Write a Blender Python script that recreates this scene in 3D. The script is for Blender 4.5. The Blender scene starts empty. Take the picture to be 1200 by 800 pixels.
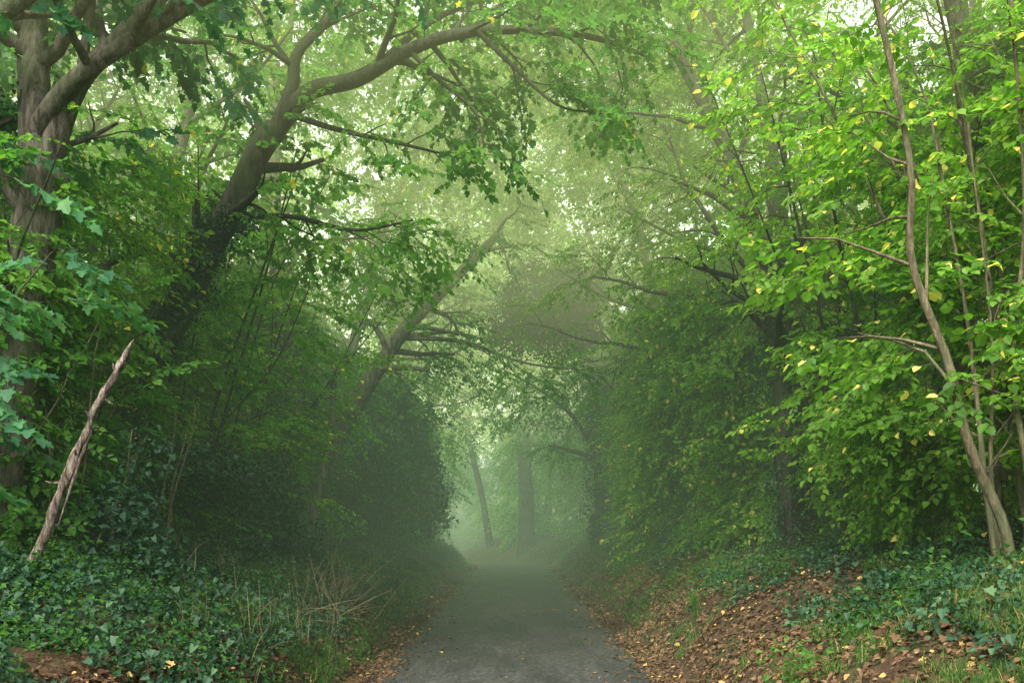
import bpy, math, random
import numpy as np
from mathutils import Vector, Matrix
random.seed(7)
scene = bpy.context.scene
C = scene.collection

# ------------------------------------------------------------ noise helpers
def _h(ix, iy, iz, seed):
    n = (ix*374761393 + iy*668265263 + iz*2147483647 + seed*144269504) & 0xffffffff
    n = ((n ^ (n >> 13)) * 1274126177) & 0xffffffff
    n = ((n ^ (n >> 16)) * 2246822519) & 0xffffffff
    return ((n ^ (n >> 15)) & 0xffffff) / float(0xffffff)
def vnoise(x, y, z, seed=0):
    x, y, z = np.broadcast_arrays(np.asarray(x, float), np.asarray(y, float), np.asarray(z, float))
    ix, iy, iz = [np.floor(a).astype(np.int64) for a in (x, y, z)]
    fx, fy, fz = x-ix, y-iy, z-iz
    fx, fy, fz = [a*a*(3-2*a) for a in (fx, fy, fz)]
    r = 0
    for dx in (0, 1):
        for dy in (0, 1):
            for dz in (0, 1):
                w = (fx if dx else 1-fx)*(fy if dy else 1-fy)*(fz if dz else 1-fz)
                r = r + w*_h(ix+dx, iy+dy, iz+dz, seed)
    return r
def S(a, b, x):
    t = np.clip((np.asarray(x, float)-a)/(b-a), 0, 1)
    return t*t*(3-2*t)

# ------------------------------------------------------------ terrain functions
def lane_x(y):
    y = np.asarray(y, float)
    a = np.clip(y-40, 0, 20)
    return -0.02*a*a - 0.8*np.clip(y-60, 0, None)
def lane_z(y):
    return -0.6*S(38, 60, y)
def ground_z(x, y):
    x = np.asarray(x, float); y = np.asarray(y, float)
    d = x-lane_x(y); ad = np.abs(d)
    w = 0.25*(vnoise(y*0.35, 3.1, d > 0, 5)-0.5)
    bank = 1.6*(1-np.exp(-np.clip(ad-1.66-w, 0, 40)/1.35))*S(1.55, 2.2, ad)
    bank = bank + 0.06*np.clip(ad-5, 0, 30) + np.where(d > 0, 2.5*S(50, 75, y)*S(3, 12, ad), 0)
    n = (vnoise(x*1.3, y*1.3, 0.5, 2)-0.5)*0.34 + (vnoise(x*4, y*4, 0.5, 3)-0.5)*0.13
    return lane_z(y) + bank + n*S(1.6, 2.6, ad) - 0.03

# ------------------------------------------------------------ materials
def nd(nt, t, **kw):
    n = nt.nodes.new(t)
    for k, v in kw.items():
        setattr(n, k, v)
    return n
def ramp(nt, stops):
    r = nt.nodes.new('ShaderNodeValToRGB')
    e = r.color_ramp.elements
    while len(e) < len(stops):
        e.new(0.5)
    for i, (p, c) in enumerate(stops):
        e[i].position = p; e[i].color = (c[0], c[1], c[2], 1)
    return r

YF = {}
def leaf_mat(name, dark, mid, light, yellow=None, yfrac=0.0, trans=0.45, rough=0.5, tgain=1.7, spec=0.25, gloss=False):
    """leaf: 'tone' attribute (leaf, spray and clump variation) drives a colour ramp"""
    m = bpy.data.materials.new(name); m.use_nodes = True
    YF[name] = yfrac if yellow else 0.0
    nt = m.node_tree; nt.nodes.clear(); L = nt.links.new
    out = nd(nt, 'ShaderNodeOutputMaterial')
    att = nd(nt, 'ShaderNodeAttribute', attribute_name='tone')
    r = ramp(nt, [(0.07, dark), (0.35, mid), (0.67, light), (0.9, light), (0.96, yellow or light)])
    L(att.outputs['Fac'], r.inputs[0])
    col = r.outputs[0]
    if gloss:
        p = nd(nt, 'ShaderNodeBsdfPrincipled')
        p.inputs['Roughness'].default_value = rough
        p.inputs['Specular IOR Level'].default_value = spec
        L(col, p.inputs['Base Color'])
    else:
        p = nd(nt, 'ShaderNodeBsdfDiffuse'); L(col, p.inputs['Color'])
    g = nd(nt, 'ShaderNodeMixRGB', blend_type='MULTIPLY'); g.inputs[0].default_value = 1
    g.inputs[2].default_value = (tgain*1.0, tgain*1.12, tgain*0.6, 1)
    L(col, g.inputs[1])
    t = nd(nt, 'ShaderNodeBsdfTranslucent'); L(g.outputs[0], t.inputs['Color'])
    ms = nd(nt, 'ShaderNodeMixShader'); ms.inputs[0].default_value = trans
    L(p.outputs[0], ms.inputs[1]); L(t.outputs[0], ms.inputs[2]); L(ms.outputs[0], out.inputs[0])
    return m

def bark_mat(name, c1, c2, c3, moss=0.3, scale=6):
    m = bpy.data.materials.new(name); m.use_nodes = True
    nt = m.node_tree; L = nt.links.new
    p = nt.nodes['Principled BSDF']; p.inputs['Roughness'].default_value = 0.85
    p.inputs['Specular IOR Level'].default_value = 0.2
    geo = nd(nt, 'ShaderNodeNewGeometry')
    mp = nd(nt, 'ShaderNodeMapping'); mp.inputs['Scale'].default_value = (3.0, 3.0, 0.6)
    L(geo.outputs['Position'], mp.inputs['Vector'])
    n1 = nd(nt, 'ShaderNodeTexNoise'); n1.inputs['Scale'].default_value = scale; n1.inputs['Detail'].default_value = 6
    n1.inputs['Roughness'].default_value = 0.7
    L(mp.outputs[0], n1.inputs['Vector'])
    r = ramp(nt, [(0.36, c1), (0.5, c2), (0.64, c3)])
    L(n1.outputs['Fac'], r.inputs[0])
    n2 = nd(nt, 'ShaderNodeTexNoise'); n2.inputs['Scale'].default_value = 2.2; n2.inputs['Detail'].default_value = 3
    L(geo.outputs['Position'], n2.inputs['Vector'])
    r2 = ramp(nt, [(0.5-moss*0.3, (0, 0, 0)), (0.68-moss*0.2, (1, 1, 1))])
    L(n2.outputs['Fac'], r2.inputs[0])
    mul = nd(nt, 'ShaderNodeMath', operation='MULTIPLY'); mul.inputs[1].default_value = min(1, moss*1.6)
    L(r2.outputs[0], mul.inputs[0])
    mx = nd(nt, 'ShaderNodeMixRGB'); mx.inputs[2].default_value = (0.07, 0.1, 0.04, 1)
    L(mul.outputs[0], mx.inputs[0]); L(r.outputs[0], mx.inputs[1]); L(mx.outputs[0], p.inputs['Base Color'])
    bp = nd(nt, 'ShaderNodeBump'); bp.inputs['Strength'].default_value = 1.0; bp.inputs['Distance'].default_value = 0.05
    L(n1.outputs['Fac'], bp.inputs['Height']); L(bp.outputs[0], p.inputs['Normal'])
    return m

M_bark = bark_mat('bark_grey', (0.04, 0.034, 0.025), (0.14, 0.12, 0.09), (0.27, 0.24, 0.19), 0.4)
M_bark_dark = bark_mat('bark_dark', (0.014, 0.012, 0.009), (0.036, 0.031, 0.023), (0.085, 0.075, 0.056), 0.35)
M_bark_hazel = bark_mat('bark_hazel', (0.07, 0.055, 0.032), (0.16, 0.13, 0.075), (0.28, 0.23, 0.14), 0.4, 9)
M_dead = bark_mat('dead_wood', (0.03, 0.022, 0.016), (0.15, 0.115, 0.085), (0.44, 0.37, 0.30), 0.15, 14)
M_twig = bpy.data.materials.new('twig_bark'); M_twig.use_nodes = True
M_twig.node_tree.nodes['Principled BSDF'].inputs['Base Color'].default_value = (0.07, 0.055, 0.035, 1)
M_leaf_green = leaf_mat('leaf_green', (0.04, 0.12, 0.028), (0.09, 0.23, 0.042), (0.19, 0.36, 0.058), (0.5, 0.42, 0.06), 0.005, 0.5)
M_leaf_bright = leaf_mat('leaf_bright', (0.06, 0.15, 0.02), (0.14, 0.29, 0.038), (0.27, 0.42, 0.06), (0.74, 0.62, 0.16), 0.05, 0.52, gloss=True)
M_leaf_brightm = leaf_mat('leaf_bright_matt', (0.06, 0.15, 0.02), (0.14, 0.29, 0.038), (0.27, 0.42, 0.06), (0.70, 0.58, 0.15), 0.03, 0.52)
M_leaf_blue = leaf_mat('leaf_sycamore', (0.035, 0.12, 0.06), (0.07, 0.21, 0.085), (0.14, 0.30, 0.09), (0.4, 0.38, 0.06), 0.003, 0.45, gloss=True)
M_ivy = leaf_mat('leaf_ivy', (0.015, 0.042, 0.022), (0.03, 0.078, 0.038), (0.075, 0.15, 0.06), None, 0, 0.2, 0.5, spec=0.2, gloss=True)
M_ivy_l = leaf_mat('leaf_ivy_light', (0.02, 0.06, 0.03), (0.055, 0.14, 0.06), (0.14, 0.27, 0.09), None, 0, 0.3)
M_herb = leaf_mat('leaf_herbs', (0.025, 0.07, 0.02), (0.055, 0.14, 0.032), (0.12, 0.24, 0.05), None, 0, 0.4)
M_far = leaf_mat('leaf_far', (0.07, 0.16, 0.03), (0.15, 0.30, 0.048), (0.27, 0.41, 0.06), None, 0, 0.5)
M_grass = leaf_mat('grass_blades', (0.04, 0.09, 0.025), (0.075, 0.15, 0.04), (0.14, 0.22, 0.06), (0.3, 0.26, 0.11), 0.07, 0.4)
M_litter = leaf_mat('fallen_leaves', (0.05, 0.03, 0.019), (0.12, 0.072, 0.042), (0.25, 0.155, 0.082), (0.44, 0.29, 0.1), 0.06, 0.12, 0.7, 1.0)
M_straw = leaf_mat('dry_stems', (0.12, 0.09, 0.055), (0.22, 0.175, 0.11), (0.34, 0.29, 0.2), None, 0, 0.15)

# ------------------------------------------------------------ mesh builders
class MB:
    def __init__(s):
        s.v = []; s.f3 = []; s.f4 = []; s.n = 0; s.r = []; s.m3 = []; s.m4 = []
    def add(s, v, f3=None, f4=None, rnd=0.5, mat=0):
        v = np.asarray(v, float)
        s.v.append(v); s.r.append(np.broadcast_to(rnd, (len(v),)))
        if f3 is not None and len(f3):
            f = np.asarray(f3, int)+s.n; s.f3.append(f); s.m3.append(np.broadcast_to(mat, (len(f),)))
        if f4 is not None and len(f4):
            f = np.asarray(f4, int)+s.n; s.f4.append(f); s.m4.append(np.broadcast_to(mat, (len(f),)))
        s.n += len(v)
    def tube(s, pts, rad, sides=6, mat=0, bump=0.0, cap=True):
        pts = np.asarray(pts, float); rad = np.asarray(rad, float); n = len(pts)
        tan = np.gradient(pts, axis=0); tan /= np.linalg.norm(tan, axis=1)[:, None]+1e-9
        ref = np.array([1.0, 0.13, 0.07]) if abs(tan[0][0]) < 0.8 else np.array([0.1, 1.0, 0.1])
        u = ref - tan*(tan@ref)[:, None]; u /= np.linalg.norm(u, axis=1)[:, None]+1e-9
        w = np.cross(tan, u)
        a = np.arange(sides)*2*math.pi/sides
        rr = rad[:, None]*np.ones(sides)[None]
        if bump:
            rr = rr*(1+bump*(2*vnoise(np.cos(a)[None]*1.6+pts[:, :1], np.sin(a)[None]*1.6+pts[:, 1:2], pts[:, 2:3]*1.4, 9)-1)
                     + bump*0.6*(2*vnoise(np.cos(a)[None]*4+7, np.sin(a)[None]*4, pts[:, 2:3]*0.8, 19)-1))
        V = pts[:, None, :] + rr[..., None]*(np.cos(a)[None, :, None]*u[:, None, :]+np.sin(a)[None, :, None]*w[:, None, :])
        i = np.arange(n-1)[:, None]*sides; j = np.arange(sides)[None]; k = (j+1) % sides
        F = np.stack([i+j, i+k, i+sides+k, i+sides+j], -1).reshape(-1, 4)
        V = V.reshape(-1, 3)
        f3 = None
        if cap:
            V = np.vstack([V, pts[-1:]+tan[-1:]*rad[-1]*0.4])
            b = (n-1)*sides
            f3 = [(b+x, b+(x+1) % sides, n*sides) for x in range(sides)]
        s.add(V, f3, F, 0.5, mat)
    def arrays(s):
        V = np.vstack(s.v)
        f3 = np.vstack(s.f3) if s.f3 else np.zeros((0, 3), int)
        f4 = np.vstack(s.f4) if s.f4 else np.zeros((0, 4), int)
        m3 = np.concatenate(s.m3) if s.m3 else np.zeros(0, int)
        m4 = np.concatenate(s.m4) if s.m4 else np.zeros(0, int)
        return V, f3, f4, np.concatenate(s.r), m3, m4
    def mesh(s, name, mats, smooth=True, tone=False):
        me = bpy.data.meshes.new(name)
        V, f3, f4, rn, m3, m4 = s.arrays()
        me.vertices.add(len(V)); me.vertices.foreach_set('co', V.ravel())
        nl = f3.size+f4.size
        me.loops.add(nl); me.loops.foreach_set('vertex_index', np.concatenate([f3.ravel(), f4.ravel()]).astype(np.int32))
        me.polygons.add(len(f3)+len(f4))
        st = np.concatenate([np.arange(len(f3))*3, f3.size+np.arange(len(f4))*4]).astype(np.int32)
        me.polygons.foreach_set('loop_start', st)
        mi = np.concatenate([m3, m4])
        me.polygons.foreach_set('material_index', mi.astype(np.int32))
        me.polygons.foreach_set('use_smooth', np.full(len(mi), smooth))
        if tone:
            at = me.attributes.new('tone', 'FLOAT', 'POINT'); at.data.foreach_set('value', rn.astype(np.float32))
        for m in mats: me.materials.append(m)
        me.update(calc_edges=True)
        return me

def rotm(rx, ry, rz):
    cx, sx, cy, sy, cz, sz = math.cos(rx), math.sin(rx), math.cos(ry), math.sin(ry), math.cos(rz), math.sin(rz)
    X = np.array([[1, 0, 0], [0, cx, -sx], [0, sx, cx]]); Y = np.array([[cy, 0, sy], [0, 1, 0], [-sy, 0, cy]])
    Z = np.array([[cz, -sz, 0], [sz, cz, 0], [0, 0, 1]])
    return Z@Y@X

def T_ovate(w=0.40, fold=0.10):
    V = [(0, 0, 0), (0.22, w*.85, fold), (0.6, w*.9, fold-.04), (1, 0, -.12), (0.6, -w*.9, fold-.04), (0.22, -w*.85, fold), (0.4, 0, -.02)]
    return np.array(V, float), [(0, 6, 1), (1, 6, 2), (2, 6, 3), (3, 6, 4), (4, 6, 5), (5, 6, 0)], []
def T_simple(w=0.40, fold=0.10):
    V = [(0, 0, 0), (0.3, w, fold), (0.62, w*.75, fold-.04), (1, 0, -.1), (0.62, -w*.75, fold-.04), (0.3, -w, fold)]
    return np.array(V, float), [], [(0, 3, 2, 1), (0, 5, 4, 3)]
def T_maple():
    o = [(0, 0.0), (0.02, 0.22), (-0.08, 0.46), (0.25, 0.36), (0.42, 0.6), (0.55, 0.26), (0.78, 0.24), (1.0, 0.0)]
    pts = o + [(x, -y) for x, y in o[-2:0:-1]]
    V = [(x, y, 0.10*abs(y)-0.15*x*x) for x, y in pts]+[(0.34, 0, -0.02)]
    n = len(pts)
    return np.array(V, float), [(i, (i+1) % n, n) for i in range(n)][::-1], []
def T_ivy():
    o = [(0, 0.0), (-0.05, 0.4), (0.45, 0.3), (1.0, 0.0)]
    pts = o+[(x, -y) for x, y in o[-2:0:-1]]
    V = [(x, y, 0.12*abs(y)-0.1*x*x) for x, y in pts]
    return np.array(V, float), [], [(0, 3, 2, 1), (0, 5, 4, 3)]
OV, MP, IV, SM = T_ovate(), T_maple(), T_ivy(), T_simple(0.36)
OVN = T_simple(0.27, 0.06)

SPR = {}
def put_leaf(mb, T, pos, yaw, pitch, roll, size, rnd, mat=0):
    V = (T[0]*size)@rotm(roll, pitch, yaw).T + np.asarray(pos)
    mb.add(V, T[1], T[2], rnd, mat)
def reg(name, mb, mats):
    SPR.setdefault(name, []).append((mb.arrays(), mats)); return name

def spray(name, T, mats, rr, length=0.55, nleaf=12, size=0.085, side=2, droop=0.12):
    mb = MB()
    def twig(p0, yaw, ln, nl, r):
        n = 4
        t = np.linspace(0, 1, n)
        pts = np.stack([p0[0]+np.cos(yaw+0.3*t*rr.uniform(-1, 1))*ln*t, p0[1]+np.sin(yaw)*ln*t+0.03*np.sin(t*3)*rr.uniform(-1, 1), p0[2]-droop*t*t*ln/0.5], 1)
        mb.tube(pts, np.linspace(r, r*0.4, n), 3, 1, cap=False)
        sgn = 1
        for i in range(nl):
            tt = min(max(0.12+0.88*(i+rr.uniform(-.3, .3))/nl, 0), 1)
            p = np.array([np.interp(tt, t, pts[:, k]) for k in range(3)])
            sgn = -sgn
            sz = size*rr.uniform(0.6, 1.2)
            put_leaf(mb, T, p+rr.normal(0, 0.006, 3), yaw+sgn*rr.uniform(0.5, 1.25), rr.uniform(-0.1, 0.9), rr.normal(0, 0.45), sz, rr.random())
        put_leaf(mb, T, pts[-1], yaw+rr.normal(0, .2), rr.uniform(0.1, 0.7), rr.normal(0, .3), size*rr.uniform(.8, 1.2), rr.random())
        return pts
    P = twig(np.zeros(3), 0, length, nleaf, 0.004)
    for k in range(side):
        a = P[1+k % 2]
        twig(a, (1 if k % 2 else -1)*rr.uniform(0.5, 1.0), length*rr.uniform(0.45, 0.7), int(nleaf*0.6), 0.003)
    return reg(name, mb, mats)

def clump(name, T, mats, rr, n=30, rad=0.28, size=0.075, flat=0.25, tilt=0.5):
    mb = MB()
    for i in range(n):
        a = rr.uniform(0, 6.283); r = rad*math.sqrt(rr.random())
        put_leaf(mb, T, (r*math.cos(a), r*math.sin(a), rr.normal(0, rad*flat)), rr.uniform(0, 6.283), rr.normal(0.15, tilt), rr.normal(0, tilt), size*rr.uniform(.55, 1.3), rr.random())
    return reg(name, mb, mats)

def tuft(name, mats, rr, n=16, h=0.3, w=0.006, spread=0.09):
    mb = MB()
    for i in range(n):
        a = rr.uniform(0, 6.283); r = spread*math.sqrt(rr.random()); hh = h*rr.uniform(.5, 1.2); lean = rr.uniform(.15, .9)
        ya = rr.uniform(0, 6.283)
        t = np.linspace(0, 1, 4)
        x = lean*hh*t**1.8; z = hh*(t-0.35*lean*t**2.5)
        c = np.stack([r*math.cos(a)+x*math.cos(ya), r*math.sin(a)+x*math.sin(ya), z], 1)
        pw = np.array([-math.sin(ya), math.cos(ya), 0])
        ww = (w*(1-t**2*0.95))[:, None]*pw
        V = np.empty((8, 3)); V[0::2] = c-ww; V[1::2] = c+ww
        mb.add(V, None, [(2*k, 2*k+1, 2*k+3, 2*k+2) for k in range(3)], rr.random())
    return reg(name, mb, mats)

rr = np.random.default_rng(5)
def kit(names): return names[0]
K_green = kit([spray('green', OV, [M_leaf_green, M_twig], rr) for i in range(4)])
K_bright = kit([spray('bright', OV, [M_leaf_bright, M_twig], rr, size=0.086) for i in range(4)])
K_maple = kit([spray('sycamore', MP, [M_leaf_blue, M_twig], rr, nleaf=10, size=0.088) for i in range(4)])
K_mapleg = kit([spray('maple', MP, [M_leaf_green, M_twig], rr, nleaf=10, size=0.08) for i in range(4)])
K_small = kit([spray('small', OVN, [M_leaf_brightm, M_twig], rr, length=0.6, nleaf=18, size=0.055, side=3) for i in range(4)])
K_mid = kit([spray('mid', SM, [M_leaf_green, M_twig], rr, length=0.7, nleaf=14, size=0.08, side=3) for i in range(4)])
K_midb = kit([spray('midb', SM, [M_leaf_brightm, M_twig], rr, length=0.7, nleaf=14, size=0.08, side=3) for i in range(4)])
K_far = kit([spray('far', SM, [M_far, M_twig], rr, length=0.9, nleaf=14, size=0.11, side=2, droop=0.2) for i in range(3)])
K_ivy = kit([clump('ivy', IV, [M_ivy], rr, 26, 0.2, 0.06, 0.35, 0.65) for i in range(4)])
K_ivyl = kit([clump('ivyl', IV, [M_ivy_l], rr, 20, 0.24, 0.09, 0.4, 0.7) for i in range(4)])
K_herb = kit([clump('herb', SM, [M_herb], rr, 24, 0.2, 0.05, 0.4, 0.6) for i in range(3)])
K_grass = kit([tuft('grass', [M_grass], rr, 18) for i in range(4)])
K_litter = kit([clump('litter', SM if i % 2 else MP, [M_litter], rr, 20, 0.3, 0.05, 0.04, 0.4) for i in range(4)])
K_single = kit([clump('single', SM if i % 2 else MP, [M_litter], rr, 4, 0.2, 0.05, 0.0, 0.15) for i in range(4)])
K_straw = kit([tuft('straw', [M_straw], rr, 7, 0.75, 0.004, 0.15) for i in range(3)])

TOTAL = [0]
def bake(name, P, R, Sc, c, parent=None):
    """foliage written out as one real mesh"""
    P = np.asarray(P, float); R = np.asarray(R, float); Sc = np.asarray(Sc, float)
    obs = SPR[c]; mb = MB(); g = np.random.default_rng(len(P)); mats = None
    clump_n = vnoise(P[:, 0]*.6, P[:, 1]*.6, P[:, 2]*.6, 77)*.65+vnoise(P[:, 0]*1.7, P[:, 1]*1.7, P[:, 2]*1.7, 78)*.35
    for k, o in enumerate(obs):
        (V, f3, f4, rn, m3, m4), mats = o
        yf = YF.get(mats[0].name, 0)
        idx = np.arange(k, len(P), len(obs)); n = len(idx)
        if not n: continue
        a, b, y = R[idx].T
        ca, sa, cb, sb, cy, sy = np.cos(a), np.sin(a), np.cos(b), np.sin(b), np.cos(y), np.sin(y)
        M = np.empty((n, 3, 3))
        M[:, 0, 0] = cy*cb; M[:, 0, 1] = cy*sb*sa-sy*ca; M[:, 0, 2] = cy*sb*ca+sy*sa
        M[:, 1, 0] = sy*cb; M[:, 1, 1] = sy*sb*sa+cy*ca; M[:, 1, 2] = sy*sb*ca-cy*sa
        M[:, 2, 0] = -sb; M[:, 2, 1] = cb*sa; M[:, 2, 2] = cb*ca
        W = np.einsum('nij,vj->nvi', M, V)*Sc[idx][:, None, None]+P[idx][:, None, :]
        o_ = (np.arange(n)*len(V))[:, None, None]
        F3 = (f3[None]+o_).reshape(-1, 3); F4 = (f4[None]+o_).reshape(-1, 4)
        n0 = mb.n
        sp = g.random(n)
        tone = 0.7*(0.36*rn[None, :]+0.42*sp[:, None]+1.0*clump_n[idx][:, None]-0.38)
        tone = np.clip(tone, 0, 0.85)
        if yf:
            lr = (rn[None, :]*7919.0+sp[:, None]*6007.0) % 1.0
            tone = np.where(lr > 1-yf, 1.0, tone)
        mb.add(W.reshape(-1, 3), None, None, tone.ravel(), 0)
        if len(F3): mb.f3.append(F3+n0); mb.m3.append(np.tile(m3, n))
        if len(F4): mb.f4.append(F4+n0); mb.m4.append(np.tile(m4, n))
    TOTAL[0] += sum(len(f) for f in mb.f3)+2*sum(len(f) for f in mb.f4)
    ob = bpy.data.objects.new(name, mb.mesh(name, mats, False, True)); C.objects.link(ob)
    if parent: ob.parent = parent
    return ob

# ------------------------------------------------------------ branching
def smooth_path(ctrl, n):
    ctrl = np.asarray(ctrl, float); m = len(ctrl)
    pad = np.vstack([2*ctrl[0]-ctrl[1], ctrl, 2*ctrl[-1]-ctrl[-2]])
    out = []
    for t in np.linspace(0, m-1-1e-6, n):
        i = int(t); f = t-i; p0, p1, p2, p3 = pad[i:i+4]
        out.append(0.5*((2*p1)+(-p0+p2)*f+(2*p0-5*p1+4*p2-p3)*f*f+(-p0+3*p1-3*p2+p3)*f**3))
    return np.array(out)

class Tree:
    def __init__(s, seed):
        s.mb = MB(); s.tips = []; s.r = np.random.default_rng(seed)
        s.leafy = 1.0; s.trop = 0.03
    def path(s, p, d, ln, n, wander, trop):
        pts = [np.array(p, float)]; d = np.array(d, float); d /= np.linalg.norm(d)
        st = ln/n
        for i in range(n):
            d = d + s.r.normal(0, wander, 3)+np.array([0, 0, trop]); d /= np.linalg.norm(d)
            pts.append(pts[-1]+d*st)
        return np.array(pts)
    def kids(s, pts, rad, level, maxlevel, count, lratio, t0=0.25, ln=None):
        L = np.linalg.norm(np.diff(pts, axis=0), axis=1).sum()
        n = len(pts)
        for k in range(count):
            t = t0+(1-t0)*(k+s.r.random())/count
            f = t*(n-1); i = min(int(f), n-2); p = pts[i]+(pts[i+1]-pts[i])*(f-i)
            tan = pts[i+1]-pts[i]; tan /= np.linalg.norm(tan)
            v = s.r.normal(0, 1, 3); v[2] *= 0.55; v -= tan*(v@tan); v /= np.linalg.norm(v)+1e-6
            an = s.r.uniform(0.6, 1.15)
            d = tan*math.cos(an)+v*math.sin(an)
            cl = (ln or L*lratio)*s.r.uniform(0.6, 1.2)*(1-0.45*t)
            r0 = np.interp(f, np.arange(n), rad)*0.55
            s.branch(p, d, cl, max(r0, 0.006), level, maxlevel)
    def branch(s, p, d, ln, r0, level, maxlevel, count=None):
        n = max(3, int(ln/(0.45 if level < 2 else 0.3)))
        pts = s.path(p, d, ln, n, 0.13+0.03*level, s.trop-0.02*level)
        rad = np.linspace(r0, r0*0.3, n+1)
        if r0 > 0.004:
            s.mb.tube(pts, rad, [9, 6, 5, 4, 3][min(level, 4)])
        if level >= maxlevel:
            s.leaf_twig(pts)
        else:
            s.kids(pts, rad, level+1, maxlevel, count or max(3, int(ln*2.6)), 0.5)
            s.leaf_twig(pts[-2:])
    def leaf_twig(s, pts):
        L = np.linalg.norm(pts[-1]-pts[0])
        for k in range(max(1, int(L/0.3*s.leafy+s.r.random())) if s.leafy else 0):
            t = s.r.random(); f = t*(len(pts)-1); i = min(int(f), len(pts)-2)
            p = pts[i]+(pts[i+1]-pts[i])*(f-i); d = pts[i+1]-pts[i]
            yaw = math.atan2(d[1], d[0])+s.r.normal(0, 0.7)
            pitch = -math.asin(np.clip(d[2]/(np.linalg.norm(d)+1e-6), -1, 1))*0.5+s.r.uniform(0, 0.5)
            s.tips.append((*p, s.r.normal(0, .3), pitch, yaw, s.r.uniform(.75, 1.25)))
    def make(s, name, bark, kol, loc=(0, 0, 0), rz=0, keep=None):
        o = bpy.data.objects.new(name, s.mb.mesh(name, [bark])); C.objects.link(o)
        o.location = loc; o.rotation_euler = (0, 0, rz)
        T = np.array(s.tips)
        if keep is not None: T = T[keep(T)]
        o2 = bake('crown', T[:, :3], T[:, 3:6], T[:, 6], kol, o) if len(T) else None
        return o, o2

def gz(x, y): return float(ground_z(x, y))

def archetype(seed, H=11, r=0.15, lean=0.25, nl=13, leafy=1.0, low=0.22, maxlevel=3):
    t = Tree(seed); t.leafy = leafy
    n = 14; z = np.linspace(-0.3, H, n)
    x = lean*H*0.5*np.clip(z/H, 0, 1)**1.6
    x = x+np.cumsum(t.r.normal(0, 0.06, n)); y = np.cumsum(t.r.normal(0, 0.06, n))
    pts = np.stack([x-x[1], y-y[1], z], 1)
    rad = r*(1-0.8*np.clip(z/H, 0, 1))*(1+0.5*np.exp(-np.clip(z, 0, 9)*3))
    t.mb.tube(pts, rad, 12, 0, 0.16)
    for k in range(nl):
        tt = low+(1-low)*(k+t.r.random())/nl; f = tt*(n-1); i = min(int(f), n-2); p = pts[i]+(pts[i+1]-pts[i])*(f-i)
        a = t.r.normal(0, 1.35) if k % 4 else t.r.uniform(-3.1, 3.1)
        el = t.r.uniform(0.1, 0.9)
        d = (math.cos(a)*math.cos(el), math.sin(a)*math.cos(el), math.sin(el))
        t.branch(p, d, t.r.uniform(2.2, 4.4)*(1-0.35*tt)*H/11, np.interp(f, np.arange(n), rad)*0.5, 1, maxlevel)
    return t
arch = []
for sd, kw in ((1, {}), (2, dict(lean=0.4)), (3, dict(lean=0.15, H=12)), (4, dict(lean=0.6, H=11)), (5, dict(lean=0.1, H=13, r=0.2))):
    arch.append(archetype(sd, **kw))
arch_objs = {}
def place_tree(name, idx, x, y, rz, sc, bark, kol):
    key = (idx, bark.name, kol)
    z = gz(x, y)-0.05
    if key not in arch_objs:
        o, o2 = arch[idx].make(name, bark, kol)
        arch_objs[key] = (o, o2)
    else:
        s0, c0 = arch_objs[key]
        o = bpy.data.objects.new(name, s0.data); C.objects.link(o)
        c_ = bpy.data.objects.new('crown', c0.data); C.objects.link(c_); c_.parent = o
    o.location = (x, y, z); o.rotation_euler = (0, 0, rz); o.scale = (sc, sc, sc)
    return o

PI = math.pi
for (i, x, y, rz, sc, k) in [
    (0, -5.8, 8.0, 0.1, 0.95, K_maple), (1, -5.6, 14.5, -0.1, 1.0, K_mapleg), (2, -4.6, 18.0, 0.2, 0.95, K_mid),
    (4, -8.0, 17.0, 0.3, 1.0, K_mid),
    (3, -4.6, 24.0, 0.0, 1.1, K_mid), (1, -4.4, 29.0, 0.2, 1.05, K_far), (3, -4.6, 35.0, -0.3, 1.1, K_far),
    (3, -5.2, 41.0, 0.2, 1.1, K_far), (3, -7.5, 47.0, 0.3, 1.1, K_far), (2, -7.5, 27.0, 0.1, 1.1, K_far)]:
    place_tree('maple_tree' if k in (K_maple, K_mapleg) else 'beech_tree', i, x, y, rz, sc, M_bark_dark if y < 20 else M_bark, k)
for (i, x, y, rz, sc, k) in [
    (1, 5.4, 10.5, PI+0.1, 0.95, K_bright), (0, 4.3, 14.5, PI-0.2, 1.0, K_small), (3, 5.4, 18.0, PI, 1.05, K_midb),
    (3, 4.2, 22.0, PI+0.2, 1.05, K_small), (4, 7.5, 15.0, PI, 0.9, K_small), (1, 3.6, 28.0, PI+0.1, 1.1, K_far),
    (3, 4.6, 34.0, PI, 1.15, K_far), (3, 4.2, 41.0, PI-0.2, 1.1, K_far), (3, 4.2, 47.0, PI, 1.0, K_far), (4, 7.5, 26.0, PI, 1.0, K_far)]:
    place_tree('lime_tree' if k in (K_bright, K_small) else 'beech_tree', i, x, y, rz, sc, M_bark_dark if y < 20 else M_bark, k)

dist = bpy.data.objects.new('distant_trees', None); C.objects.link(dist)
rd = np.random.default_rng(77)
for y in np.arange(58, 72, 6.5):
    for x in np.arange(-18, 20, 6.5):
        xx = x+rd.uniform(-2, 2); yy = y+rd.uniform(-2, 2)
        if abs(xx-float(lane_x(yy))) < 3.2: continue
        o = place_tree('distant_tree', int(rd.integers(0, 5)), xx, yy, rd.uniform(0, 6.28), rd.uniform(0.9, 1.3), M_bark, K_far)
        o.parent = dist
for y in np.arange(12, 50, 11.0):
    for x in (-12.5, 12.5):
        xx = x+rd.uniform(-1.5, 1.5); yy = y+rd.uniform(-2, 2)
        o = place_tree('distant_tree', int(rd.integers(0, 5)), xx, yy, rd.uniform(0, 6.28), rd.uniform(0.85, 1.1), M_bark, K_far)
        o.parent = dist

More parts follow.
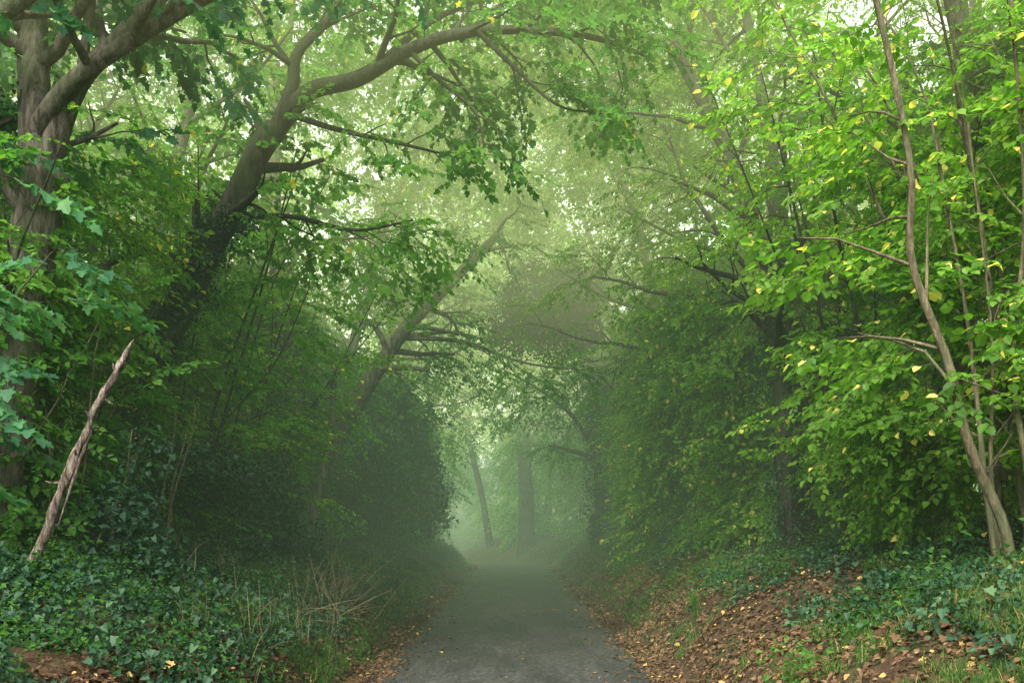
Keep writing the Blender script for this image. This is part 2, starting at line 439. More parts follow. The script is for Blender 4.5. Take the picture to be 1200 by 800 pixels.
def far_tree(seed, ctrl, r0, r1, t0=0.5):
    ft = Tree(seed); p = smooth_path(ctrl, 14)
    ft.mb.tube(p, np.linspace(r0, r1, 14)*(1+0.4*np.exp(-np.arange(14)*0.8)), 14, 0, 0.12)
    ft.kids(p, np.linspace(r0*.6, r1*.6, 14), 1, 2, 9, 0.35, t0)
    ft.make('oak_tree', M_bark_dark, K_far)
far_tree(31, [(0.75, 50, 0.0), (0.72, 50, 3), (0.6, 50, 6), (0.9, 50, 10)], 0.42, 0.26)
far_tree(32, [(1.75, 53, 0.3), (1.95, 53, 3), (1.9, 53, 6), (1.6, 53, 10)], 0.24, 0.14)
far_tree(33, [(-1.1, 54.5, -.2), (-1.6, 54.7, 3), (-2.3, 55, 6), (-2.8, 55.5, 9)], 0.2, 0.11)

# ------------------------------------------------------------ hero trees
t = Tree(41); t.leafy = 1.0
def limb(t, ctrl, r0, r1, n=None, sides=9, bump=0.14, kids=0, kl=1.2, level=2, maxl=3, t0=0.25):
    n = n or 4*len(ctrl)
    p = smooth_path(ctrl, n); rad = np.linspace(r0, r1, n)
    t.mb.tube(p, rad, sides, 0, bump)
    if kids: t.kids(p, rad, level, maxl, kids, 0.4, t0, ln=kl)
    return p
Y = 9.0
limb(t, [(-4.85, Y, 0.9), (-4.7, Y, 1.6), (-4.51, Y, 2.92), (-4.36, Y, 4.08), (-4.22, Y, 4.85)], 0.30, 0.20, sides=20, bump=0.2, n=34)
limb(t, [(-4.25, Y, 4.6), (-4.35, Y+.1, 5.6), (-4.47, Y+.3, 6.6), (-4.5, Y+.6, 9), (-4.2, Y+1, 11)], 0.18, 0.05, kids=10, kl=2.2)
limb(t, [(-4.26, Y, 4.7), (-3.9, Y-.1, 5.55), (-3.42, Y-.1, 6.08), (-3.0, Y, 6.7), (-2.6, Y+.3, 8)], 0.12, 0.04, kids=9, kl=1.6)
limb(t, [(-4.4, Y+.05, 5.1), (-3.8, Y-.3, 5.55), (-2.93, Y-.4, 6.05), (-2.08, Y-.3, 6.6), (-1.2, Y, 7.4)], 0.10, 0.03, kids=10, kl=1.5)
limb(t, [(-4.75, Y-.1, 5.3), (-4.6, Y-.4, 5.85), (-4.1, Y-.5, 6.2), (-3.6, Y-.4, 6.75)], 0.12, 0.05, kids=4, kl=1.3)
limb(t, [(-4.3, Y, 4.3), (-4.6, Y-.1, 4.9), (-4.9, Y-.1, 5.5), (-5.4, Y, 7)], 0.11, 0.05, kids=5, kl=1.6)
t.make('ash_tree', M_bark, K_maple, keep=lambda T: (T[:, 2] > 4.6) | (T[:, 0] < -4.6))

t = Tree(42); Y = 11.5; t.leafy = 1.5
limb(t, [(-5.0, Y, 1.1), (-4.8, Y, 1.9), (-4.43, Y, 2.98), (-3.89, Y, 4.06), (-3.5, Y, 4.85), (-3.2, Y, 5.39), (-2.91, Y, 5.98), (-2.71, Y, 6.23)], 0.20, 0.125, sides=14, bump=0.2, kids=6, kl=1.3, t0=0.45)
limb(t, [(-2.74, Y, 6.18), (-2.31, Y-.1, 6.60), (-1.77, Y-.1, 6.76), (-1.18, Y-.2, 7.04), (-.59, Y-.2, 7.22), (.1, Y-.1, 7.31), (.89, Y, 7.29), (1.6, Y+.1, 7.1)], 0.115, 0.018, n=40, kids=14, kl=1.3, bump=0.2, t0=0.3)
limb(t, [(-2.76, Y, 6.15), (-2.56, Y+.1, 6.72), (-2.51, Y+.1, 7.12), (-2.17, Y+.2, 7.6), (-1.6, Y+.3, 8.4), (-1.2, Y+.5, 9.5)], 0.09, 0.02, kids=12, kl=1.6)
limb(t, [(-1.6, Y, 6.9), (-1.0, Y+.5, 7.7), (-.2, Y+1.2, 8.4), (.8, Y+1.6, 8.8)], 0.05, 0.014, kids=12, kl=1.5)
limb(t, [(-.6, Y-.1, 7.2), (.1, Y, 7.8), (.9, Y+.2, 8.2), (2.0, Y+.3, 8.4)], 0.04, 0.012, kids=11, kl=1.4)
limb(t, [(-2.6, Y, 6.4), (-1.97, Y-.2, 6.13), (-1.28, Y-.3, 5.94), (-.59, Y-.4, 5.74)], 0.04, 0.01, kids=6, kl=0.8, level=3)
limb(t, [(-.4, Y-.2, 7.25), (0, Y-.3, 6.82), (.5, Y-.4, 6.33), (1.0, Y-.4, 6.23)], 0.03, 0.008, kids=7, kl=0.8, level=3)
limb(t, [(-1.18, Y-.2, 7.04), (-.8, Y-.3, 6.63), (-.4, Y-.4, 6.23), (-.3, Y-.4, 5.74)], 0.03, 0.008, kids=7, kl=0.7, level=3)
limb(t, [(-3.64, Y, 4.6), (-4.14, Y-.2, 4.75), (-4.73, Y-.4, 4.46), (-5.3, Y-.5, 4.16)], 0.06, 0.03, kids=3, kl=0.9)
limb(t, [(-3.3, Y, 5.2), (-2.6, Y+.3, 5.3), (-1.9, Y+.5, 5.2), (-1.2, Y+.6, 5.35)], 0.04, 0.01, kids=6, kl=1.1)
t.make('sycamore_tree', M_bark_dark, K_mapleg)

t = Tree(43); Y = 20
limb(t, [(-4.3, Y, 1.0), (-4.03, Y, 1.74), (-3.69, Y, 2.93), (-3.09, Y, 4.14), (-2.57, Y, 4.99), (-2.06, Y, 5.68), (-1.3, Y+.2, 6.5), (-.3, Y+.4, 7.6)], 0.24, 0.08, n=34, sides=12, bump=0.2, kids=10, kl=2.0, t0=0.5)
limb(t, [(-2.3, Y, 5.4), (-1.0, Y+.1, 5.35), (.2, Y+.2, 4.95), (1.5, Y+.3, 4.8)], 0.05, 0.015, kids=7, kl=0.9)
t.make('ash_tree', M_bark, K_mid)
t = Tree(44)
limb(t, [(-3.95, 17.5, 0.9), (-3.9, 17.5, 2.4), (-3.85, 17.5, 4), (-4.2, 17.6, 7), (-4.3, 18, 10)], 0.2, 0.1, sides=12, bump=0.2, kids=9, kl=1.8, t0=0.45)
limb(t, [(-3.7, 17.8, 0.9), (-3.55, 17.9, 2.0), (-3.3, 18, 3.2), (-3.2, 18, 4.6)], 0.1, 0.05, sides=9, bump=0.2, kids=4, kl=1.2, t0=0.6)
t.make('ash_tree', M_bark, K_mid)
t = Tree(45)
limb(t, [(2.95, 30, 0.6), (2.7, 30, 2.4), (2.62, 30, 4.5), (2.3, 30, 7), (1.8, 30, 10)], 0.26, 0.12, sides=12, bump=0.2, kids=11, kl=2.0, t0=0.35)
limb(t, [(2.6, 30, 3.6), (1.9, 29.8, 4.8), (0.9, 29.5, 5.6), (-.3, 29, 6.2)], 0.08, 0.02, kids=6, kl=1.2)
t.make('ash_tree', M_bark, K_far)
t = Tree(46)
limb(t, [(4.0, 14, 1.0), (3.84, 14, 2.4), (3.75, 14, 4), (3.3, 14, 6.2), (2.3, 14.2, 8.5)], 0.17, 0.07, sides=12, bump=0.2, kids=14, kl=2.0, t0=0.4)
t.make('hornbeam_tree', M_bark_dark, K_small)

def coppice(name, cx_, cy_, n, seed, hero=None, kol=K_bright, h=5.5, inward=-1, bark=M_bark_hazel, rmax=0.035):
    t = Tree(seed); t.trop = 0.0; z0 = gz(cx_, cy_)-0.1
    for k in range(n):
        a = t.r.uniform(0, 6.283); ln = h*t.r.uniform(.7, 1.15); sp = t.r.uniform(0.1, 0.5)
        b = np.array([cx_+0.28*math.cos(a), cy_+0.28*math.sin(a), z0])
        e = np.array([math.cos(a)*sp*ln+inward*0.12*ln, math.sin(a)*sp*ln, ln])
        w = t.r.normal(0, 0.12, (2, 3))
        limb(t, [b, b+e*0.3*np.array([.6, .6, 1.1])+w[0], b+e*0.65*np.array([.9, .9, 1.05])+w[1], b+e], t.r.uniform(.4, 1)*rmax, 0.008, n=16, sides=7, bump=0.1, kids=int(h*2.1), kl=1.15, level=3, maxl=3, t0=0.22)
    if hero:
        for ctrl, r0, r1 in hero:
            limb(t, ctrl, r0, r1, n=30, sides=9, bump=0.16, kids=10, kl=1.2, level=3, t0=0.35)
    return t.make(name, bark, kol)
coppice('hazel_bush', 4.75, 9.0, 16, 51, [([(3.84, 7.6, 1.0), (3.77, 7.6, 1.6), (3.50, 7.6, 2.23), (3.34, 7.6, 2.86), (3.05, 7.6, 3.66), (3.0, 7.5, 4.38), (2.72, 7.5, 5.7), (2.4, 7.4, 6.8)], 0.042, 0.02),
    ([(4.0, 7.8, 1.0), (4.05, 7.8, 1.9), (3.98, 7.9, 2.9), (4.12, 8.0, 4.2), (4.0, 8, 6)], 0.03, 0.015), ([(3.95, 7.7, 1.0), (4.1, 7.7, 1.8), (4.24, 7.8, 2.9), (4.15, 7.8, 4.2)], 0.026, 0.012),
    ([(3.9, 7.9, 1.0), (3.8, 8.0, 2.0), (3.72, 8.1, 3.2), (3.5, 8.3, 5)], 0.028, 0.012), ([(4.05, 8.1, 1.0), (3.9, 8.1, 2.0), (3.95, 8.2, 3.2), (3.8, 8.3, 5)], 0.022, 0.01)])
coppice('hazel_bush', 4.3, 12.0, 12, 52, inward=-.3, bark=M_bark_dark)
coppice('hazel_bush', 4.3, 16.5, 10, 53, kol=K_midb, inward=-.2, bark=M_bark_dark)
coppice('hazel_bush', 5.6, 7.3, 10, 54)
coppice('hazel_bush', 4.2, 21, 10, 55, kol=K_midb, inward=0, bark=M_bark_dark)
coppice('elder_bush', -4.9, 9.8, 9, 56, inward=1, kol=K_green, h=3.5, bark=M_bark_dark)
coppice('elder_bush', -4.3, 13.0, 10, 57, inward=1.2, kol=K_green, h=4.5, bark=M_bark_dark)
coppice('elder_bush', -4.4, 16.0, 9, 58, inward=.8, kol=K_midb, h=4, bark=M_bark_dark)
coppice('elder_bush', -5.3, 7.6, 9, 59, inward=1, kol=K_maple, h=3.0, bark=M_bark_dark)
t = Tree(60); t.leafy = 0
for k in range(16):
    x = -4.6+t.r.uniform(-.5, .9); y = 9.6+t.r.uniform(-.8, 1.6); z = gz(x, y)-.05
    a = t.path((x, y, z), (t.r.normal(.12, .2), t.r.normal(0, .2), 1), t.r.uniform(1.2, 2.6), 9, .07, 0.02)
    t.mb.tube(a, np.linspace(t.r.uniform(.012, .028), .005, 10), 6)
o = bpy.data.objects.new('elder_stems', t.mb.mesh('elder_stems', [M_bark_hazel])); C.objects.link(o)

# broken dead snag
t = Tree(61); t.leafy = 0
Y = 7.2
sp = smooth_path([(-3.66, Y, 0.9), (-3.56, Y, 1.12), (-3.36, Y, 1.62), (-3.17, Y, 2.10), (-3.03, Y, 2.45), (-2.87, Y, 2.73), (-2.74, Y, 2.99)], 60)
q_ = np.arange(60)
sp += np.stack([0.022*(vnoise(q_*.35, 0, 0, 1)-.5), 0.03*(vnoise(q_*.3, 5, 0, 1)-.5), 0*q_], 1)
rad = np.linspace(0.044, 0.022, 60)*(0.7+0.6*vnoise(q_*.6, 0, 3, 4)); rad[-4:] *= [0.85, 0.6, 0.35, 0.12]
t.mb.tube(sp, rad, 12, 0, 0.35)
for (i, d, l) in ((30, (0.6, -0.3, 0.5), .13), (38, (-.7, -.2, .5), .08), (43, (.8, 0, -.1), .1), (20, (.5, -.4, .6), .1), (12, (-.6, -.3, .5), .16), (36, (.9, -.2, .3), .08), (50, (-.5, -.3, .8), .07), (26, (-.8, -.2, .4), .14)):
    q = t.path(sp[i], d, l, 4, 0.2, 0); t.mb.tube(q, np.linspace(0.015, 0.005, 5), 6)
t.mb.tube(smooth_path([sp[36]+(0.025, 0, 0), sp[28]+(0.05, -0.02, 0), sp[22]+(0.04, -.02, -.1)], 8), [0.01, .013, .015, .015, .013, .01, .007, .003], 5)
sn = bpy.data.objects.new('broken_dead_branch', t.mb.mesh('broken_dead_branch', [M_dead])); C.objects.link(sn)

# ------------------------------------------------------------ ivy
def ivy_on(name, ctrl, r, n, seed, rad_out=0.12, scale=0.8):
    g = np.random.default_rng(seed); p = smooth_path(ctrl, 60)
    i = g.integers(0, 59, n); a = g.uniform(0, 6.283, n); rr_ = r+np.abs(g.normal(0, rad_out, n))
    P = p[i]+g.normal(0, .03, (n, 3)); P[:, 0] += np.cos(a)*rr_; P[:, 1] += np.sin(a)*rr_
    R = np.stack([g.normal(0, .3, n), g.uniform(0.7, 1.5, n), a], 1)
    return bake(name, P, R, g.uniform(.5, 1.1, n)*scale, K_ivy)
ivy_on('ivy_climber', [(-4.9, 11.5, 1.4), (-4.43, 11.5, 2.98), (-3.89, 11.5, 4.06), (-3.5, 11.5, 4.85), (-3.2, 11.5, 5.3)], 0.12, 380, 71)
ivy_on('ivy_climber', [(-4.95, 9.3, 1.4), (-4.8, 9.3, 2.9), (-4.7, 9.3, 4.2), (-4.5, 9.3, 6)], 0.2, 130, 72)
ivy_on('ivy_climber', [(2.95, 30, 0.9), (2.7, 30, 2.4), (2.62, 30, 6)], 0.25, 300, 73, 0.25, 1.2)
ivy_on('ivy_climber', [(4.0, 14, 1.0), (3.84, 14, 2.4), (3.75, 14, 5)], 0.15, 200, 74)

def blob(name, centers, n, seed, kol, sc=(0.8, 1.3), up=0.3):
    g = np.random.default_rng(seed); P = []; R = []
    tot = sum(r[0]*r[1]+r[1]*r[2]+r[0]*r[2] for _, r in centers)
    for c, r in centers:
        m = int(n*(r[0]*r[1]+r[1]*r[2]+r[0]*r[2])/tot)
        v = g.normal(0, 1, (m, 3)); v /= np.linalg.norm(v, axis=1)[:, None]
        k = g.uniform(0.3, 1.1, m)**0.5
        k = k*(0.5+0.55*vnoise(v[:, 0]*2.2+c[0], v[:, 1]*2.2+c[1], v[:, 2]*2.2, seed)+0.45*vnoise(v[:, 0]*5+c[0], v[:, 1]*5+c[1], v[:, 2]*5, seed+9))
        P.append(np.array(c)+v*np.array(r)*k[:, None])
        pol = np.arccos(np.clip(v[:, 2], -1, 1))*(1-up)
        R.append(np.stack([g.normal(0, .4, m), pol+g.normal(0, .3, m), np.arctan2(v[:, 1], v[:, 0])], 1))
    P = np.vstack(P); R = np.vstack(R)
    return bake(name, P, R, g.uniform(sc[0], sc[1], len(P)), kol)
blob('ivy_thicket', [((-3.9, 23, 2.4), (1.5, 1.8, 1.7)), ((-3.7, 26, 2.8), (1.5, 2.2, 2.2)), ((-3.6, 30, 2.6), (1.4, 2.5, 2.4)), ((-3.8, 25, 4.4), (1.3, 1.6, 1.2)), ((-4.0, 35, 2.8), (1.4, 2.5, 2.3))], 3600, 81, K_ivyl, (0.9, 1.6))
blob('ivy_canopy', [((0.7, 24.5, 7.2), (1.1, .9, .9)), ((1.3, 24.8, 6.5), (1.0, .8, .7)), ((0.0, 24.4, 6.5), (.7, .7, .6)), ((1.7, 25, 7.5), (.8, .9, .8))], 760, 82, K_ivy, (0.8, 1.4))
lb = Tree(83); limb(lb, [(4.0, 25, 1.2), (3.6, 25, 4.2), (2.5, 25, 6.0), (1.3, 24.8, 6.9), (.1, 24.4, 6.9)], 0.15, 0.03, n=24, kids=12, kl=1.5, t0=0.4)
lb.make('holly_tree', M_bark_dark, K_mid)

# ------------------------------------------------------------ understorey masses
def hedge(name, side, y0, y1, z_lo, z_hi, inner, thick, n, kol, seed, thr=0.45, sc=(0.8, 1.2)):
    g = np.random.default_rng(seed)
    y = g.uniform(y0, y1, n); h = g.uniform(z_lo, z_hi, n)
    d0 = inner+1.5*(vnoise(y*0.45, h*0.6, side, seed)-0.5)+0.6*(vnoise(y*1.5, h*1.7, side, seed+1)-0.5)
    ad = d0+np.abs(g.normal(0, thick*0.5, n))
    x = lane_x(y)+side*ad
    z = ground_z(x, y)+h
    keep = vnoise(x*0.8, y*0.8, z*0.8, seed+2)*0.6+vnoise(x*2, y*2, z*2, seed+3)*0.4 > thr
    x, y, z = x[keep], y[keep], z[keep]; m = len(x)
    yaw = (PI if side > 0 else 0)+g.normal(0, 1.0, m)
    R = np.stack([g.normal(0, .35, m), g.uniform(-0.1, 0.8, m), yaw], 1)
    return bake(name, np.stack([x, y, z], 1), R, g.uniform(sc[0], sc[1], m), kol)
hedge('hawthorn_hedge', -1, 8.5, 19, 0.3, 4.2, 4.2, 1.4, 4000, K_mid, 91, 0.5)
hedge('hawthorn_hedge', -1, 10, 24, 1.5, 5.5, 4.1, 0.9, 1500, K_midb, 191, 0.54)
hedge('hawthorn_hedge', -1, 19, 48, 0.2, 4.5, 3.7, 1.6, 4200, K_mid, 92, 0.46, (1, 1.5))
hedge('hazel_hedge', 1, 9.0, 20, 0.4, 5.5, 4.3, 1.6, 6000, K_midb, 93, 0.48)
hedge('hazel_hedge', 1, 16, 46, 0.2, 6.0, 3.4, 1.6, 7000, K_midb, 94, 0.46, (1, 1.5))
hedge('hazel_hedge', 1, 44, 72, 0.0, 7.0, 4.2, 2.6, 3800, K_far, 97, 0.42, (1, 1.6))
hedge('hawthorn_hedge', -1, 46, 72, 0.0, 6.0, 2.8, 2.6, 2800, K_far, 98, 0.38, (1, 1.6))
hedge('ivy_bank_growth', -1, 8.5, 30, 0.0, 1.4, 3.6, 0.8, 2300, K_ivy, 95, 0.45)
hedge('woodland_backdrop', -1, 5, 45, 0.0, 8.0, 8.0, 2.0, 3200, K_far, 96, 0.3, (1.2, 1.8))

def canopy(name, n, seed, y0, y1, x0, x1, zlow, thick, kol, thr, sc):
    g = np.random.default_rng(seed)
    y = g.uniform(y0, y1, n); x = g.uniform(x0, x1, n)
    z = zlow+1.6*(vnoise(x*.35, y*.3, 0, seed)-.5)-0.10*x*x*0.5+thick*g.random(n)**1.3+0.06*(y-y0)
    k = vnoise(x*.7, y*.7, z*.9, seed+1)*.6+vnoise(x*1.9, y*1.9, z*2.2, seed+2)*.4 > thr
    x, y, z = x[k], y[k], z[k]; m = len(x)
    return bake(name, np.stack([x, y, z], 1), np.stack([g.normal(0, .3, m), g.uniform(-.1, .7, m), g.uniform(0, 6.28, m)], 1), g.uniform(*sc, m), kol)
canopy('canopy_foliage', 2600, 131, 14, 26, -4, 4, 9.0, 3.0, K_midb, 0.47, (.9, 1.4))
canopy('canopy_foliage', 2200, 132, 25, 48, -4, 4, 8.3, 4.0, K_far, 0.47, (.9, 1.5))

# ------------------------------------------------------------ ground-level plants
def ground_scatter(name, n, seed, y0, y1, d0, d1, side, kol, sc, thr=0.0, zoff=0.02, fall=1.0, follow=True, freq=0.7):
    g = np.random.default_rng(seed)
    y = y0+(y1-y0)*g.random(n)**1.5
    ad = d0+(d1-d0)*g.random(n)**fall
    x = lane_x(y)+side*ad
    k = vnoise(x*freq, y*freq, 1.5, seed)*.7+vnoise(x*3, y*3, 1.5, seed+1)*.3 > thr
    x, y = x[k], y[k]; m = len(x)
    z = ground_z(x, y)
    e = 0.15
    gx = (ground_z(x+e, y)-ground_z(x-e, y))/(2*e); gy = (ground_z(x, y+e)-ground_z(x, y-e))/(2*e)
    if follow:
        pol = np.arctan(np.hypot(gx, gy)); az = np.arctan2(-gy, -gx)
        R = np.stack([g.normal(0, .15, m), pol, az], 1)
    else:
        R = np.stack([g.normal(0, .15, m), g.normal(0, .15, m), g.uniform(0, 6.28, m)], 1)
    return bake(name, np.stack([x, y, z+zoff*g.uniform(.3, 1.6, m)], 1), R, g.uniform(sc[0], sc[1], m), kol)
ground_scatter('ivy_ground_cover', 6400, 101, 4, 40, 2.1, 6.0, -1, K_ivy, (0.5, 1.15), 0.38, 0.09)
ground_scatter('ivy_ground_cover', 3800, 102, 4, 40, 2.6, 7, 1, K_ivy, (0.5, 1.1), 0.50, 0.08)
ground_scatter('low_herbs', 4600, 103, 4, 45, 1.9, 5, 1, K_herb, (0.5, 1.2), 0.52, 0.1, freq=1.1)
ground_scatter('low_herbs', 4600, 104, 4, 45, 1.8, 5, -1, K_herb, (0.5, 1.1), 0.48, 0.1, freq=1.1)
ground_scatter('verge_grass', 4200, 105, 7.5, 48, 1.85, 3.2, -1, K_grass, (0.3, 0.7), 0.48, 0, 1.0, False)
ground_scatter('verge_grass', 3500, 106, 5, 48, 1.9, 3.6, 1, K_grass, (0.3, 0.7), 0.50, 0, 1.0, False)
ground_scatter('fallen_leaves', 6500, 107, 4, 45, 1.52, 5.5, 1, K_litter, (0.6, 1.1), 0.2, 0.02, 1.3)
ground_scatter('fallen_leaves', 3200, 108, 4, 45, 1.48, 2.6, -1, K_litter, (0.6, 1.1), 0.2, 0.02, 1.5)
ground_scatter('dead_plant_stems', 80, 110, 7.5, 18, 2.0, 3.4, -1, K_straw, (0.35, 0.8), 0.45, 0.0, 1.0, False)
g = np.random.default_rng(109); n = 40
P = np.stack([-2.35+g.normal(0, .22, n), 12.8+g.normal(0, .9, n), np.zeros(n)], 1); P[:, 2] = ground_z(P[:, 0], P[:, 1])+.05
bake('dry_stems', P, np.stack([g.normal(0, .6, n), g.normal(0.5, .6, n), g.uniform(0, 6.28, n)], 1), g.uniform(.6, 1.1, n), K_straw)

# ------------------------------------------------------------ ground and lane
def grid(name, xs_fn, ys, mat, zf, nx):
    V = []
    for y in ys:
        xs = xs_fn(y); V.append(np.stack([xs, np.full(nx, y), zf(xs, np.full(nx, y))], 1))
    V = np.vstack(V); ny = len(ys)
    i = np.arange(ny-1)[:, None]*nx; j = np.arange(nx-1)[None]
    F = np.stack([i+j, i+j+1, i+nx+j+1, i+nx+j], -1).reshape(-1, 4)
    mb = MB(); mb.add(V, None, F)
    o = bpy.data.objects.new(name, mb.mesh(name, [mat])); C.objects.link(o); return o

def ground_mat():
    m = bpy.data.materials.new('woodland_soil'); m.use_nodes = True; nt = m.node_tree; L = nt.links.new
    p = nt.nodes['Principled BSDF']; p.inputs['Roughness'].default_value = 0.95; p.inputs['Specular IOR Level'].default_value = 0.1
    geo = nd(nt, 'ShaderNodeNewGeometry')
    n1 = nd(nt, 'ShaderNodeTexNoise'); n1.inputs['Scale'].default_value = 14; n1.inputs['Detail'].default_value = 6; n1.inputs['Roughness'].default_value = .7
    L(geo.outputs['Position'], n1.inputs['Vector'])
    r = ramp(nt, [(0.3, (0.025, 0.018, 0.012)), (0.5, (0.07, 0.045, 0.028)), (0.7, (0.14, 0.085, 0.045))])
    L(n1.outputs['Fac'], r.inputs[0])
    n2 = nd(nt, 'ShaderNodeTexNoise'); n2.inputs['Scale'].default_value = 0.9; n2.inputs['Detail'].default_value = 4
    L(geo.outputs['Position'], n2.inputs['Vector'])
    r2 = ramp(nt, [(0.48, (0, 0, 0)), (0.62, (1, 1, 1))]); L(n2.outputs['Fac'], r2.inputs[0])
    mx = nd(nt, 'ShaderNodeMixRGB'); mx.inputs[2].default_value = (0.05, 0.08, 0.025, 1)
    L(r2.outputs[0], mx.inputs[0]); L(r.outputs[0], mx.inputs[1]); L(mx.outputs[0], p.inputs['Base Color'])
    bp = nd(nt, 'ShaderNodeBump'); bp.inputs['Strength'].default_value = 1; bp.inputs['Distance'].default_value = 0.04
    L(n1.outputs['Fac'], bp.inputs['Height']); L(bp.outputs[0], p.inputs['Normal'])
    return m
def road_mat():
    m = bpy.data.materials.new('asphalt'); m.use_nodes = True; nt = m.node_tree; L = nt.links.new
    p = nt.nodes['Principled BSDF']; p.inputs['Specular IOR Level'].default_value = 0.3
    geo = nd(nt, 'ShaderNodeNewGeometry')
    n1 = nd(nt, 'ShaderNodeTexNoise'); n1.inputs['Scale'].default_value = 24; n1.inputs['Detail'].default_value = 7; n1.inputs['Roughness'].default_value = .9
    L(geo.outputs['Position'], n1.inputs['Vector'])
    r = ramp(nt, [(0.40, (0.02, 0.021, 0.021)), (0.53, (0.058, 0.058, 0.057)), (0.64, (0.23, 0.225, 0.21))]); L(n1.outputs['Fac'], r.inputs[0])
    n2 = nd(nt, 'ShaderNodeTexNoise'); n2.inputs['Scale'].default_value = 0.8; n2.inputs['Detail'].default_value = 7; n2.inputs['Roughness'].default_value = .65
    mp = nd(nt, 'ShaderNodeMapping'); mp.inputs['Scale'].default_value = (2.4, 0.45, 1)
    L(geo.outputs['Position'], mp.inputs['Vector']); L(mp.outputs[0], n2.inputs['Vector'])
    r2 = ramp(nt, [(0.35, (0.6, 0.6, 0.6)), (0.65, (1.2, 1.18, 1.12))]); L(n2.outputs['Fac'], r2.inputs[0])
    mx = nd(nt, 'ShaderNodeMixRGB', blend_type='MULTIPLY'); mx.inputs[0].default_value = 1
    L(r.outputs[0], mx.inputs[1]); L(r2.outputs[0], mx.inputs[2])
    L(mx.outputs[0], p.inputs['Base Color'])
    r3 = ramp(nt, [(0.3, (0.5, .5, .5)), (0.7, (.8, .8, .8))]); L(n2.outputs['Fac'], r3.inputs[0]); L(r3.outputs[0], p.inputs['Roughness'])
    bp = nd(nt, 'ShaderNodeBump'); bp.inputs['Strength'].default_value = 1.0; bp.inputs['Distance'].default_value = 0.015
    L(n1.outputs['Fac'], bp.inputs['Height']); L(bp.outputs[0], p.inputs['Normal'])
    return m
off = np.concatenate([-np.geomspace(300, 8, 26)[:-1], np.linspace(-8, 8, 161), np.geomspace(8, 300, 26)[1:]])
ys = np.concatenate([np.linspace(-60, 2, 20)[:-1], np.arange(2, 62, 0.12), np.geomspace(62, 420, 50)])
grid('ground', lambda y: off+float(lane_x(y)), ys, ground_mat(), ground_z, len(off))
yr = np.concatenate([np.linspace(-60, 2, 20)[:-1], np.arange(2, 62, 0.15), np.linspace(62, 100, 40)])
def rx_(y):
    l = 1.52+0.10*(float(vnoise(y*1.3, 0, 0, 3))-.5)+.08*(float(vnoise(y*5, 0, 0, 4))-.5)
    r = 1.52+0.10*(float(vnoise(y*1.3, 9, 0, 3))-.5)+.08*(float(vnoise(y*5, 9, 0, 4))-.5)
    return np.linspace(-l, r, 25)+float(lane_x(y))
grid('lane_road', rx_, yr, road_mat(), lambda x, y: lane_z(y)+0.03*(1-((x-lane_x(y))/1.6)**2)-0.012+0.004*vnoise(x*1.2, y*.5, 0, 8), 25)
g = np.random.default_rng(120); n = 620
y = 5+35*g.random(n)**1.4; sd = np.where(g.random(n) < .5, -1, 1); x = sd*(1.52-0.7*g.random(n)**2.6)
bake('fallen_leaves', np.stack([x, y, 0.025+0*x], 1), np.stack([0*x, 0*x, g.uniform(0, 6.28, n)], 1), g.uniform(.7, 1.2, n), K_single)
n = 150; y = 9+14*g.random(n)**1.3; x = g.normal(0, .3, n)
bake('road_debris', np.stack([x, y, 0.03+0*x], 1), np.stack([0*x, 0*x, g.uniform(0, 6.28, n)], 1), g.uniform(.3, .55, n), K_single)

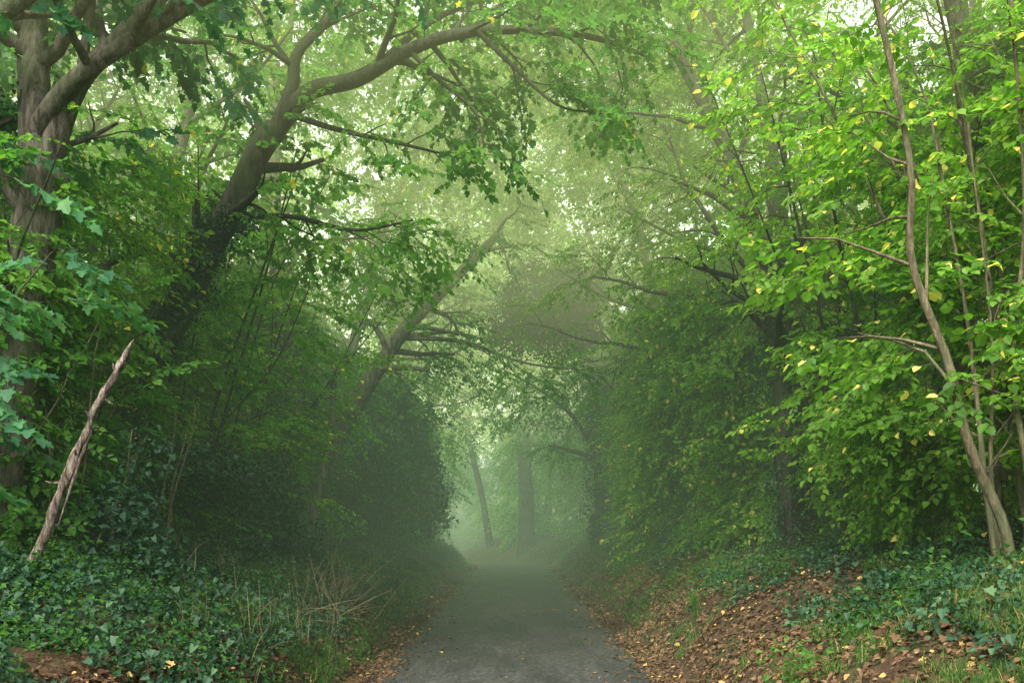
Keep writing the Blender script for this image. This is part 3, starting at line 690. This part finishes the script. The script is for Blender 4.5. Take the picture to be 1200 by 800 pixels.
# ------------------------------------------------------------ haze volumes, daylight put in as emission
def box(name, a, b, sigma, glow):
    v = [(x, y, z) for x in (a[0], b[0]) for y in (a[1], b[1]) for z in (a[2], b[2])]
    f = [(0, 1, 3, 2), (4, 6, 7, 5), (0, 4, 5, 1), (2, 3, 7, 6), (0, 2, 6, 4), (1, 5, 7, 3)]
    me = bpy.data.meshes.new(name); me.from_pydata(v, [], f)
    m = bpy.data.materials.new(name); m.use_nodes = True; nt = m.node_tree; nt.nodes.clear()
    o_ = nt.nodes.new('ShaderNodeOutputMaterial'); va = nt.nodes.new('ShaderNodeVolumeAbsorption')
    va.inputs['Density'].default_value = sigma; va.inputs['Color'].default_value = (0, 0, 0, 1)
    e = nt.nodes.new('ShaderNodeEmission'); e.inputs['Color'].default_value = (*glow, 1); e.inputs['Strength'].default_value = sigma  # added self-glow stands in for fog-scattered daylight and lifts shadows
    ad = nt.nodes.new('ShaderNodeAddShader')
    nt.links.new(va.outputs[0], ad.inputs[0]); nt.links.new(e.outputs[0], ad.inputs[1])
    nt.links.new(ad.outputs[0], o_.inputs['Volume']); me.materials.append(m)
    o = bpy.data.objects.new(name, me); C.objects.link(o)
box('glowing_mist', (-60, 7, -6), (60, 55, 5.5), 0.0065, (0.52, 0.74, 0.44))
box('glowing_mist', (-60, 7, 5.502), (60, 80, 20), 0.0125, (1.75, 1.95, 0.9))
box('glowing_mist', (-60, 55.01, -6), (60, 80, 5.5), 0.08, (0.48, 0.64, 0.38))

# ------------------------------------------------------------ light
el, az = math.radians(48), math.radians(202)
w = bpy.data.worlds.new('World'); scene.world = w; w.use_nodes = True; nt = w.node_tree
bg = nt.nodes['Background']
sky = nt.nodes.new('ShaderNodeTexSky'); sky.sky_type = 'NISHITA'; sky.sun_disc = False
sky.sun_elevation = el; sky.sun_rotation = az; sky.air_density = 1; sky.dust_density = 4
hs = nt.nodes.new('ShaderNodeHueSaturation'); hs.inputs['Saturation'].default_value = 0.3; hs.inputs['Value'].default_value = 2.8
nt.links.new(sky.outputs[0], hs.inputs['Color']); nt.links.new(hs.outputs[0], bg.inputs['Color'])
bg.inputs['Strength'].default_value = 0.15
sl = bpy.data.lights.new('sun', 'SUN'); sl.energy = 5; sl.angle = math.radians(30); sl.color = (1, .96, .87)
so = bpy.data.objects.new('sun', sl); C.objects.link(so)
sv = Vector((math.sin(az)*math.cos(el), math.cos(az)*math.cos(el), math.sin(el)))
so.rotation_euler = (-sv).to_track_quat('-Z', 'Y').to_euler()

cd = bpy.data.cameras.new('camera'); cam = bpy.data.objects.new('camera', cd); C.objects.link(cam)
cam.location = (0, 0, 1.65); cam.rotation_euler = (math.radians(90), 0, 0)
cd.lens = 35; cd.sensor_width = 36; cd.shift_y = 0.179; cd.clip_end = 1500; cd.clip_start = 0.1
scene.camera = cam
scene.view_settings.view_transform = 'Standard'; scene.view_settings.look = 'None'; scene.view_settings.exposure = 0
print('TOTAL', TOTAL, 'tips', [len(a.tips) for a in arch])
